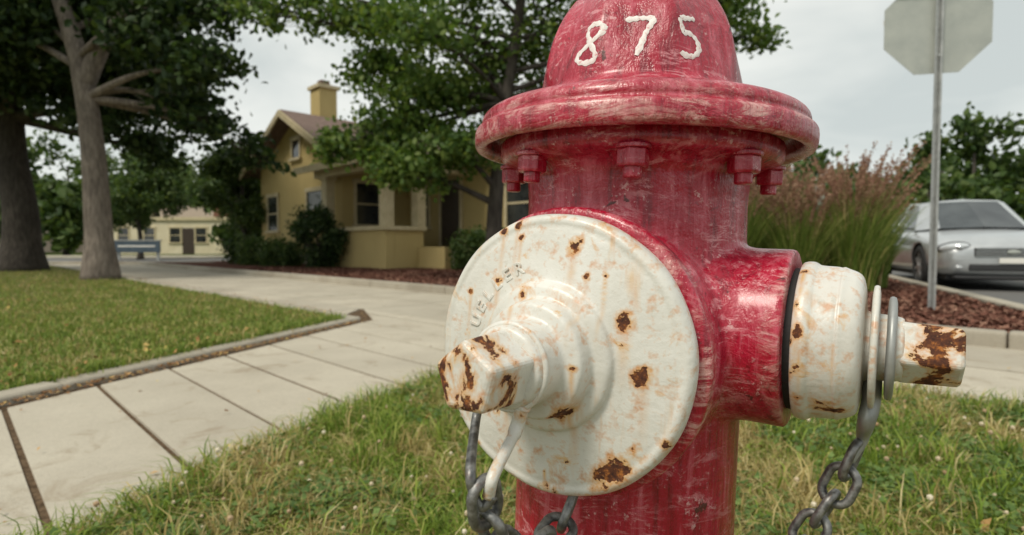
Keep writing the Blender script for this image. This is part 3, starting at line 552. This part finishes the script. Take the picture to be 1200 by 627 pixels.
# ------------------------------------------------------------------ trees
def leafmesh(name,C,size,mat,parent):
    n=len(C); d=rng.normal(size=(n,3)); d[:,2]-=.35; d/=np.linalg.norm(d,axis=1)[:,None]; r=rng.normal(size=(n,3)); s=np.cross(d,r); s/=np.linalg.norm(s,axis=1)[:,None]; nn=np.cross(d,s)
    L=(size*rng.uniform(.6,1.25,n))[:,None]; W=L*.33
    V=np.stack([C-d*L/2,C-d*L*.1+s*W+nn*L*.07,C+d*L*.28+s*W*.7+nn*L*.05,C+d*L/2-nn*L*.08,C+d*L*.28-s*W*.7+nn*L*.05,C-d*L*.1-s*W+nn*L*.07],1)
    F=np.array([[0,1,2,3],[0,3,4,5]])[None]+np.arange(n)[:,None,None]*6
    return npmesh(name,V,F,mat,parent)
def tree(name,base,tr,trunkpts,clumps,leafsize,leafmat,barkmat,sub=14,spread=.30,seg=12):
    e=empty(name,base); g=[]
    tp=catmull(trunkpts,8); n=len(tp); rad=[tr*(1.0-.62*i/(n-1))*(1+.35*max(0,1-i/(n*.12))) for i in range(n)]
    g.append(tube_geo(tp,rad,seg)); C=[]
    for (x,y,z,r,nl) in clumps:
        c=Vector((x,y,z))
        k=min(range(n),key=lambda i:(tp[i]-c).length+max(0,tp[i].z-(z-.5))*2+(.0 if tp[i].z>trunkpts[-1][2]*.45 else 3)); st=tp[k]; r0=rad[k]*.5
        mid=st.lerp(c,.5)+Vector((random.uniform(-.15,.15),random.uniform(-.15,.15),random.uniform(.0,.35)))*r
        bp=catmull([st,mid,c],6); g.append(tube_geo(bp,[max(.012,r0*(1-.85*i/(len(bp)-1))) for i in range(len(bp))],7))
        subs=[]
        for _ in range(sub):
            v=Vector(rng.normal(size=3)).normalized()*r*random.uniform(.35,1.0); v.z*=.75; q=c+v; subs.append(q)
            b0=bp[random.randint(len(bp)//2,len(bp)-1)]; tw=catmull([b0,b0.lerp(q,.5)+Vector((0,0,.08*r)),q],3); g.append(tube_geo(tw,[max(.005,.02*(1-.7*i/(len(tw)-1)))*min(1.5,r) for i in range(len(tw))],4))
        S=np.array([list(q) for q in subs]); idx=rng.integers(0,len(S),nl); P=S[idx]+rng.normal(0,spread*r,(nl,3))*np.array([1,1,.62]); C.append(P)
    V,F=merge(g); mesh('trunk_and_limbs',V,F,barkmat,e,True)
    leafmesh('leaves',np.concatenate(C),leafsize,leafmat,e); return e
def rnd_clumps(n,cx,cy,cz,rx,ry,rz,r0,r1,dens_):
    o=[]
    for _ in range(n):
        v=rng.normal(size=3); v/=np.linalg.norm(v); v*=rng.uniform(.45,1)**.6; r=random.uniform(r0,r1); o.append((cx+v[0]*rx,cy+v[1]*ry,cz+v[2]*rz,r,int(dens_*r*r)))
    return o
cl=[(-1.85,.2,2.25,.62,1900),(-1.25,-.3,1.75,.55,1500),(-2.55,.1,2.2,.40,700),(-1.15,0,2.75,.75,2100),(-.5,-.5,2.0,.5,1100),(-.3,.3,3.4,.85,2200),(-1.75,.2,3.35,.6,1200),(-2.8,.1,4.4,.6,650),(-3.6,.0,4.25,.4,240),(-2.0,-.2,4.2,.65,1000),(-4.1,.2,4.5,.5,260),(-.6,0,4.7,.95,1900),(.9,.2,4.2,.95,2200),(1.0,-.2,5.6,1.1,1500),(2.4,.1,4.6,.95,2000),(2.9,.3,3.6,.65,1000),(3.7,.2,4.5,.75,1100),(2.3,0,5.9,1.,1100),(-.3,0,6.4,1.1,1100),(4.2,0,3.9,.4,300),(1.6,.1,3.0,.7,1200),(.6,1.2,2.8,.8,1300),(-.9,-1.2,3.5,.7,1100)]
tree('honey_locust_tree',(-.30,9.2,.08),.15,[(0,0,0),(.02,0,1.0),(.10,0,2.0),(.25,.05,3.2),(.45,0,4.6),(.5,0,6.3)],cl,.11,LEAF,BARKD,16,.27)
cl=rnd_clumps(18,-.6,.6,7.2,3.2,3.4,2.4,1.1,1.6,700)+[(2.2,-.6,3.7,.6,650),(1.9,.2,2.9,.5,400),(1.4,.3,3.2,.6,600),(1.2,-.8,4.5,.8,900),(2.2,-.4,4.7,.6,500),(-.3,.9,5.0,1.0,1100),(-1.6,.6,4.7,1.0,1200),(-2.9,.5,4.4,.9,1000),(2.2,1.4,2.5,.5,350)]
elm=tree('elm_tree',(-7.45,10.3,0),.245,[(0,0,0),(-.03,0,1.2),(-.10,0,2.6),(-.30,0,4.0),(-.75,.1,5.4),(-1.1,.2,7.2)],cl,.16,LEAFD,BARK,15,.28,18)
V,F=tube_geo(catmull([(-.22,0,3.5),(.12,0,4.2),(.55,0,4.9),(1.1,-.1,6.4)],8),[.17-.09*i/24 for i in range(25)],14); mesh('second_limb',V,F,BARK,elm,True)
cl=rnd_clumps(24,-.6,0,7.2,4.6,4.2,3.2,1.3,1.9,620)+[(2.3,-1,3.7,.9,900),(1.2,-1.5,4.3,1.0,1000),(-1,-1,4.2,1.1,1100),(3.3,0,2.9,.7,600),(3.0,-.5,4.6,1.0,900)]
tree('elm_tree.001',(-11.9,13.8,0),.42,[(0,0,0),(.02,0,1.4),(-.15,0,3.0),(-.1,0,5.2),(.2,0,8.0)],cl,.18,LEAFD,BARKD,15,.3,18)
cl=rnd_clumps(22,0,0,2.7,1.4,1.4,1.4,.45,.75,1500)
tree('crabapple_tree',(-9.5,20.2,0),.12,[(0,0,0),(.02,0,.9),(-.05,0,2.0),(0,0,3.4)],cl,.14,LEAFM,BARKD,12,.3)
cl=rnd_clumps(22,0,0,3.0,1.8,1.6,1.5,.5,.85,1100)
tree('crabapple_tree.001',(-17.5,26.8,0),.13,[(0,0,0),(.02,0,.9),(-.05,0,2.0),(0,0,3.6)],cl,.17,LEAFM,BARKD,10,.3)
def shrub(name,base,rx,rz,n,mat,size):
    e=empty(name,base); k=max(18,int(60*rx)); v=rng.normal(size=(k,3)); v/=np.linalg.norm(v,axis=1)[:,None]; v*=rng.uniform(.35,1,(k,1))**.5; S=v*np.array([rx,rx,rz/2*1.0])+np.array([0,0,rz/2]); S[:,2]=np.clip(S[:,2],.08,None)
    P=S[rng.integers(0,k,n)]+rng.normal(0,.12*rx+.03,(n,3)); P[:,2]=np.clip(P[:,2],.02,None); g=[tube_geo([(0,0,0),tuple(q*.5),tuple(q)],[.02,.012,.005],5) for q in S[:24]]; V,F=merge(g); mesh('stems',V,F,BARKD,e); leafmesh('leaves',P,size,mat,e); return e
shrub('yew_shrub',(-4.95,14.6,.08),.68,1.5,7000,LEAFD,.08)
for i,(x,y,rx,rz,mt) in enumerate(((-6.3,15.6,.6,.7,LEAFM),(-7.3,16.4,.65,.75,LEAFM),(-8.3,17.6,.6,.7,LEAFD),(-.85,12.9,.5,.9,LEAFM),(-.1,12.3,.55,.8,LEAFM),(1.2,11.6,.6,.9,LEAFM))): shrub('boxwood_shrub' if i==0 else 'boxwood_shrub.%03d'%i,(x,y,.08),rx,rz,3000,mt,.08)
def treeline(name,pts,mat,size=.5,per=2000):
    C=[]
    for (x,y,h,r) in pts:
        k=26; v=rng.normal(size=(k,3)); v/=np.linalg.norm(v,axis=1)[:,None]; v*=rng.uniform(.4,1,(k,1))**.6; S=v*np.array([r,r,h*.42])+np.array([x,y,h*.56]); P=S[rng.integers(0,k,per)]+rng.normal(0,.13*r,(per,3)); P[:,2]=np.clip(P[:,2],.1,None); C.append(P)
    e=empty(name); leafmesh('foliage',np.concatenate(C),size,mat,e)
    g=[tube_geo([(x,y,0),(x+.1,y,h*.4),(x,y,h*.75)],[.22,.16,.07],8) for (x,y,h,r) in pts]; V,F=merge(g); mesh('trunks',V,F,BARKD,e,True)
pl=[(x+random.uniform(-1.5,1.5),y+random.uniform(-2,2),h*random.uniform(.8,1.15),r) for x,y,h,r in [(18,36,5.4,3),(22,38,6.2,3.2),(26.5,37,6.6,3),(31,36,8.2,3.2),(36,38,5.4,3.4),(41,35,6.0,3.6),(46,33,6.6,3.4),(24,45,7.0,4),(33,46,8,4),(42,44,7,4),(52,38,8,4),(14,42,6,3.4),(9,44,6.5,3.4),(4,46,7,3.6),(60,34,8,4),(29,31,4.4,2.4),(37,29,4.6,2.4)]]
treeline('distant_trees_east',pl,LEAFM,.55)
pl=[(x+random.uniform(-1.5,1.5),y+random.uniform(-2,2),h*random.uniform(.85,1.15),r) for x,y,h,r in [(-20,52,9,4),(-14,50,8,4),(-27,54,9.5,4),(-34,53,10.5,4),(-41,56,11,4.5),(-49,52,10,4.5),(-57,50,11,5),(-38,42,7.5,3.4),(-45,44,8.5,3.8),(-30,36,4.6,2.1),(-8,50,8,4),(-2,50,8,4),(-66,48,9,5),(-75,44,10,6),(-19,38,6.5,3)]]
treeline('distant_trees_west',pl,LEAFM,.6)
# ------------------------------------------------------------------ feather reed grass clumps
REED=grass_mat('reed_blades',.12,.82); PLUME=M('plume',rough=.9,spec=.1); PLUME.col(PLUME.ramp(PLUME.isl(),[(0,(.20,.10,.075)),(.5,(.36,.20,.14)),(1,(.50,.35,.24))])); with_trans(PLUME,(.43,.26,.17),.35)
def ribbons(n,r,hmin,hmax,out,wd,seg=6):
    a=rng.uniform(0,2*np.pi,n); rr=r*np.sqrt(rng.uniform(0,1,n)); bx=rr*np.cos(a); by=rr*np.sin(a); h=rng.uniform(hmin,hmax,n); lean=rng.uniform(.1,1,n)*out*h; a2=a+rng.normal(0,.5,n)
    T=np.linspace(0,1,seg+1); V=np.zeros((n,seg+1,2,3)); wa=rng.uniform(0,np.pi,n)
    for i,t_ in enumerate(T):
        x=bx+np.cos(a2)*lean*t_**2.0; y=by+np.sin(a2)*lean*t_**2.0; z=h*(t_-.25*out*t_**3); w_=wd*(1-t_**2*.9)/2
        V[:,i,0]=np.stack([x-np.cos(wa)*w_,y-np.sin(wa)*w_,z],1); V[:,i,1]=np.stack([x+np.cos(wa)*w_,y+np.sin(wa)*w_,z],1)
    i=np.arange(seg)*2; F=np.stack([i,i+1,i+3,i+2],1)[None]+np.arange(n)[:,None,None]*(2*(seg+1)); tip=V[:,-1].mean(1); dirn=V[:,-1].mean(1)-V[:,-2].mean(1)
    return V,F,tip,dirn
def reed(name,loc,sc=1.):
    e=empty(name,loc); V,F,_,_=ribbons(1200,.26*sc,.5*sc,1.45*sc,.5,.012); npmesh('blades',V,F,REED,e)
    V,F,tip,d=ribbons(120,.20*sc,1.15*sc,1.9*sc,.36,.005); npmesh('stalks',V,F,REED,e)
    d/=np.linalg.norm(d,axis=1)[:,None]; k=38; u=rng.uniform(-.36,0,(len(tip),k,1))*sc; C=tip[:,None,:]+d[:,None,:]*u+rng.normal(0,.010,(len(tip),k,3))*(1.1+u/.36/sc); C=C.reshape(-1,3)
    leafmesh('plumes',C,.032,PLUME,e)
for i,(x,y,s) in enumerate(((2.75,7.2,1.0),(3.30,7.8,1.04),(4.1,6.9,1.0),(4.65,7.5,1.0),(3.9,8.6,1.05),(2.35,8.3,1.0),(3.45,6.9,.85))):
    reed('feather_reed_grass' if i==0 else 'feather_reed_grass.%03d'%i,(x,y,.09),s)
# ------------------------------------------------------------------ stop sign
ss=empty('stop_sign')
def channel(nm,x,y,z0,z1,mat,par):
    pr=[(-.030,.0),(-.030,.004),(-.016,.006),(-.016,.032),(.016,.032),(.016,.006),(.030,.004),(.030,.0),(.013,.002),(.013,.028),(-.013,.028),(-.013,.002)]
    o=prism(nm,[(x+a,y+b) for a,b in pr],z0,z1,mat,par); return fixn(o)
ss.matrix_world=Matrix.Translation((3.61,4.9,.09))@Matrix.Rotation(-math.atan2(.4,.917)*.6,4,'Z')
channel('post',0,-.035,-.05,3.15,GALV,ss)
HW=.40
oc=[(HW/math.cos(R(22.5))*math.cos(R(22.5+45*i)),HW/math.cos(R(22.5))*math.sin(R(22.5+45*i))) for i in range(8)]
zc=2.425
V=[(x,.004,z+zc) for x,z in oc]+[(x,.007,z+zc) for x,z in oc]; F=[tuple(range(8)),tuple(range(15,7,-1))]+[(i,8+i,8+(i+1)%8,(i+1)%8) for i in range(8)]
fixn(mesh('panel',V,F,SIGNBACK,ss))
fr=[(x*.985,z*.985) for x,z in oc]; mesh('face_white',[(x,.009,z+zc) for x,z in fr],[tuple(range(8))],WHITE,ss); fr=[(x*.93,z*.93) for x,z in oc]; mesh('face_red',[(x,.0115,z+zc) for x,z in fr],[tuple(range(8))],SIGNRED,ss)
cu=bpy.data.curves.new('stop','FONT'); cu.body='STOP'; cu.size=.34; cu.align_x='CENTER'; cu.align_y='CENTER'; cu.extrude=.0005; to=link(bpy.data.objects.new('legend',cu),ss); cu.materials.append(WHITE.m); to.location=(0,.014,zc); to.rotation_euler=(R(90),0,R(180))
g=[xf(rev_geo([(.012,0),(.012,.012)],6),Matrix.Translation((0,-.047,zc+dz))@Matrix.Rotation(R(90),4,'X')@Matrix.Translation((0,0,-.012))) for dz in (-.26,.26)]; V,F=merge(g); mesh('sign_bolts',V,F,GALV,ss)
bl=box('street_name_blade',-.55,.06,-.003,.003,2.755,2.92,SIGNGRN,ss); bl.location=(0,-.055,.0)
gp=empty('street_marker_post',(5.75,10.7,.08)); box('post',-.03,.03,-.03,.03,0,1.75,GALV,gp); box('plate',-.09,.09,-.045,-.035,1.2,1.72,SIGNBACK,gp)
# ------------------------------------------------------------------ car
CARP=M('silver_car_paint',rough=.3,metal=.5); _n=CARP.noise(CARP.co(),3,3); CARP.col(CARP.ramp(_n,[(.3,(.46,.48,.49)),(.7,(.56,.58,.59))])); CARP.b.inputs['Coat Weight'].default_value=.8
CGL=M('car_glass',(.03,.04,.045),.04,0,.9); _n=CGL.noise(CGL.co(),2,2); CGL.col(CGL.ramp(_n,[(.3,(.02,.025,.03)),(.7,(.07,.08,.085))])); CHR=M('chrome',(.75,.76,.77),.15,1.); LAMP=M('headlight',(.65,.68,.70),.08,.3); LAMP.b.inputs['Coat Weight'].default_value=1.; TAIL=M('taillight',(.35,.01,.01),.2); ALLOY=M('alloy',(.45,.46,.47),.3,.8); PLASTIC=M('trim_black',(.03,.03,.032),.6)
def car(name,loc,rotz,paint):
    e=empty(name,loc,(0,0,rotz))
    st=[(0,.58,.34,.54,.60),(.03,.72,.24,.60,.67),(.14,.81,.19,.66,.745),(.42,.875,.18,.745,.83),(.92,.90,.18,.82,.895),(1.25,.905,.18,.865,.935),(2.0,.91,.18,.89,.95),(3.0,.91,.18,.91,.97),(3.8,.90,.18,.93,1.0),(4.4,.87,.20,.92,.99),(4.62,.80,.25,.88,.94),(4.7,.68,.34,.70,.78)]
    V=[];F=[]
    for t_,w_,zb,zl,zc_ in st:
        h=[(0,zb),(w_*.82,zb),(w_*.965,zb+.10),(w_*1.0,zb+(zl-zb)*.55),(w_*.985,zl-.06),(w_*.93,zl),(w_*.72,zl*.35+zc_*.65),(w_*.36,zc_)]
        full=h+[(0,zc_+.012)]+[(-x,z) for x,z in h[:0:-1]]
        V+=[(x,t_,z) for x,z in full]
    k=len(V)//len(st)
    for i in range(len(st)-1):
        for j in range(k): F.append((i*k+j,i*k+(j+1)%k,(i+1)*k+(j+1)%k,(i+1)*k+j))
    F+= [tuple(range(k-1,-1,-1)),tuple(range((len(st)-1)*k,len(st)*k))]
    b=fixn(mesh('bodyshell',V,F,paint,e,True)); ssf=b.modifiers.new('s','SUBSURF'); ssf.levels=2; ssf.render_levels=2
    g=[]
    for y in (.93,3.68):
        for s in (-1,1): g.append(xf(rev_geo([(.37,-.16),(.37,.16)],40),Matrix.Translation((s*.86,y,.33))@Matrix.Rotation(R(90),4,'Y')))
    V,F=merge(g); ct=fixn(mesh('arch_cutter',V,F,PLASTIC,e))
    bo_=b.modifiers.new('bo','BOOLEAN'); bo_.object=ct; bo_.operation='DIFFERENCE'; bo_.solver='EXACT'
    b.data.materials.append(PLASTIC.m)
    dg=bpy.context.evaluated_depsgraph_get(); nm=bpy.data.meshes.new_from_object(b.evaluated_get(dg)); b.modifiers.clear(); b.data=nm; bpy.data.objects.remove(ct)
    for wi,(y,s) in enumerate(((.93,-1),(.93,1),(3.68,-1),(3.68,1))):
        T=Matrix.Translation((s*.79,y,.325))@Matrix.Rotation(R(90)*s,4,'Y')
        V,F=xf(rev_geo([(.20,-.10),(.29,-.10),(.322,-.08),(.325,0),(.322,.08),(.29,.10),(.21,.10),(.205,.06)],36),T); mesh('tyre_%d'%wi,V,F,BLACK,e,True)
        gg=[xf(rev_geo([(.205,.055),(.205,.062)],32,cap=False),T),xf(rev_geo([(.05,.05),(.05,.095)],16),T)]
        for q in range(7):
            a=q*2*math.pi/7; sp_=([Vector((x*1.,yy,z)) for x in (.03,.21) for yy in (-.022,.022) for z in (.06,.09)],[(0,1,3,2),(4,6,7,5),(0,4,5,1),(2,3,7,6),(0,2,6,4),(1,5,7,3)]); gg.append(xf(sp_,T@Matrix.Rotation(a,4,'Z')))
        V,F=merge(gg); mesh('rim_%d'%wi,V,F,ALLOY,e)
    base=[(0,1.00,.945),(.60,1.12,.93),(.80,1.50,.90),(.83,2.5,.91),(.81,3.45,.94),(.60,4.05,.98),(0,4.18,.99)]
    top=[(0,1.84,1.425),(.46,1.90,1.41),(.585,2.06,1.385),(.62,2.6,1.42),(.59,3.12,1.385),(.44,3.34,1.37),(0,3.42,1.385)]
    bm=bmesh.new()
    def ring(p): return [bm.verts.new(q) for q in p]+[bm.verts.new((-q[0],q[1],q[2])) for q in p[5:0:-1]]
    rb=ring(base); rt=ring(top); n=len(rb); fl=[]
    for i in range(n): fl.append(bm.faces.new((rb[i],rb[(i+1)%n],rt[(i+1)%n],rt[i])))
    rc=[bm.verts.new((0,1.98,1.445)),bm.verts.new((0,2.6,1.465)),bm.verts.new((0,3.2,1.425))]
    def tri(*a): bm.faces.new(a)
    tri(rt[0],rt[1],rc[0]);tri(rt[1],rt[2],rc[0]);tri(rt[2],rt[3],rc[1],rc[0]);tri(rt[3],rt[4],rc[2],rc[1]);tri(rt[4],rt[5],rc[2]);tri(rt[5],rt[6],rc[2]);tri(rt[6],rt[7],rc[2]);tri(rt[7],rt[8],rc[2]);tri(rt[8],rt[9],rc[1],rc[2]);tri(rt[9],rt[10],rc[0],rc[1]);tri(rt[10],rt[11],rc[0]);tri(rt[11],rt[0],rc[0])
    bmesh.ops.recalc_face_normals(bm,faces=bm.faces)
    for grp in ([fl[0],fl[11]],[fl[5],fl[6]],[fl[2]],[fl[3]],[fl[8]],[fl[9]],):
        bmesh.ops.inset_region(bm,faces=grp,thickness=.045,depth=-.006)
        for f in grp: f.material_index=1
    me=bpy.data.meshes.new('cabin'); bm.to_mesh(me); bm.free(); me.materials.append(paint.m); me.materials.append(CGL.m)
    co=link(bpy.data.objects.new('cabin',me),e); bev(co,.02,3,20)
    def ell(nm,c,s,mat,rz=0,ry=0):
        bm=bmesh.new(); bmesh.ops.create_uvsphere(bm,u_segments=24,v_segments=14,radius=1); me=bpy.data.meshes.new(nm); bm.to_mesh(me); bm.free(); me.materials.append(mat.m)
        for p in me.polygons: p.use_smooth=True
        o=link(bpy.data.objects.new(nm,me),e); o.location=c; o.scale=s; o.rotation_euler=(0,ry,rz); return o
    for s in (-1,1):
        ab='a' if s<0 else 'b'
        ell('headlight_'+ab,(s*.655,.115,.625),(.19,.09,.070),LAMP,s*R(26),s*R(8))
        ell('headlight_bulb_'+ab,(s*.60,.030,.625),(.050,.03,.045),CHR)
        ell('headlight_trim_'+ab,(s*.655,.135,.625),(.205,.09,.082),PLASTIC,s*R(26),s*R(8))
        ell('taillight_'+ab,(s*.70,4.60,.78),(.15,.06,.09),TAIL,s*R(-25))
        ell('mirror_'+ab,(s*.98,1.55,.98),(.10,.06,.07),paint); box('mirror_arm_'+ab,min(s*.80,s*.92),max(s*.80,s*.92),1.53,1.57,.92,.95,PLASTIC,e)
        ell('fog_lamp_'+ab,(s*.60,.045,.34),(.06,.03,.035),LAMP)
    box('grille_recess',-.44,.44,-.012,.06,.49,.62,PLASTIC,e,.01)
    for i in range(4): box('grille_bar_%d'%i,-.43,.43,-.022,-.0125,.50+.034*i,.512+.034*i,CHR,e,.002)
    ell('badge',(0,-.03,.56),(.075,.012,.032),SIGNBACK)
    box('lower_intake',-.50,.50,-.004,.10,.29,.39,PLASTIC,e,.02); box('plate',-.16,.16,-.03,-.0225,.40,.475,WHITE,e,.004); box('bumper_lip',-.66,.66,.01,.2,.17,.215,PLASTIC,e,.02)
    for s in (-1,1): box('door_handle_%d'%s,s*.915-.012,s*.915+.012,2.3,2.45,.76,.785,CHR,e,.004)
    box('underside',-.7,.7,.25,4.5,.15,.25,PLASTIC,e)
    return e
car('parked_car',(7.02,7.97,0),R(-21.7),CARP)
GREYP=M('dark_car_paint',rough=.3,metal=.4); GREYP.col(GREYP.ramp(GREYP.noise(GREYP.co(),3,3),[(.3,(.12,.13,.15)),(.7,(.18,.19,.21))]))
car('parked_car.001',(11.6,17.6,0),R(-21.7),GREYP)
car('parked_car.002',(-27.5,27.5,0),R(90),CARP)
print('done')
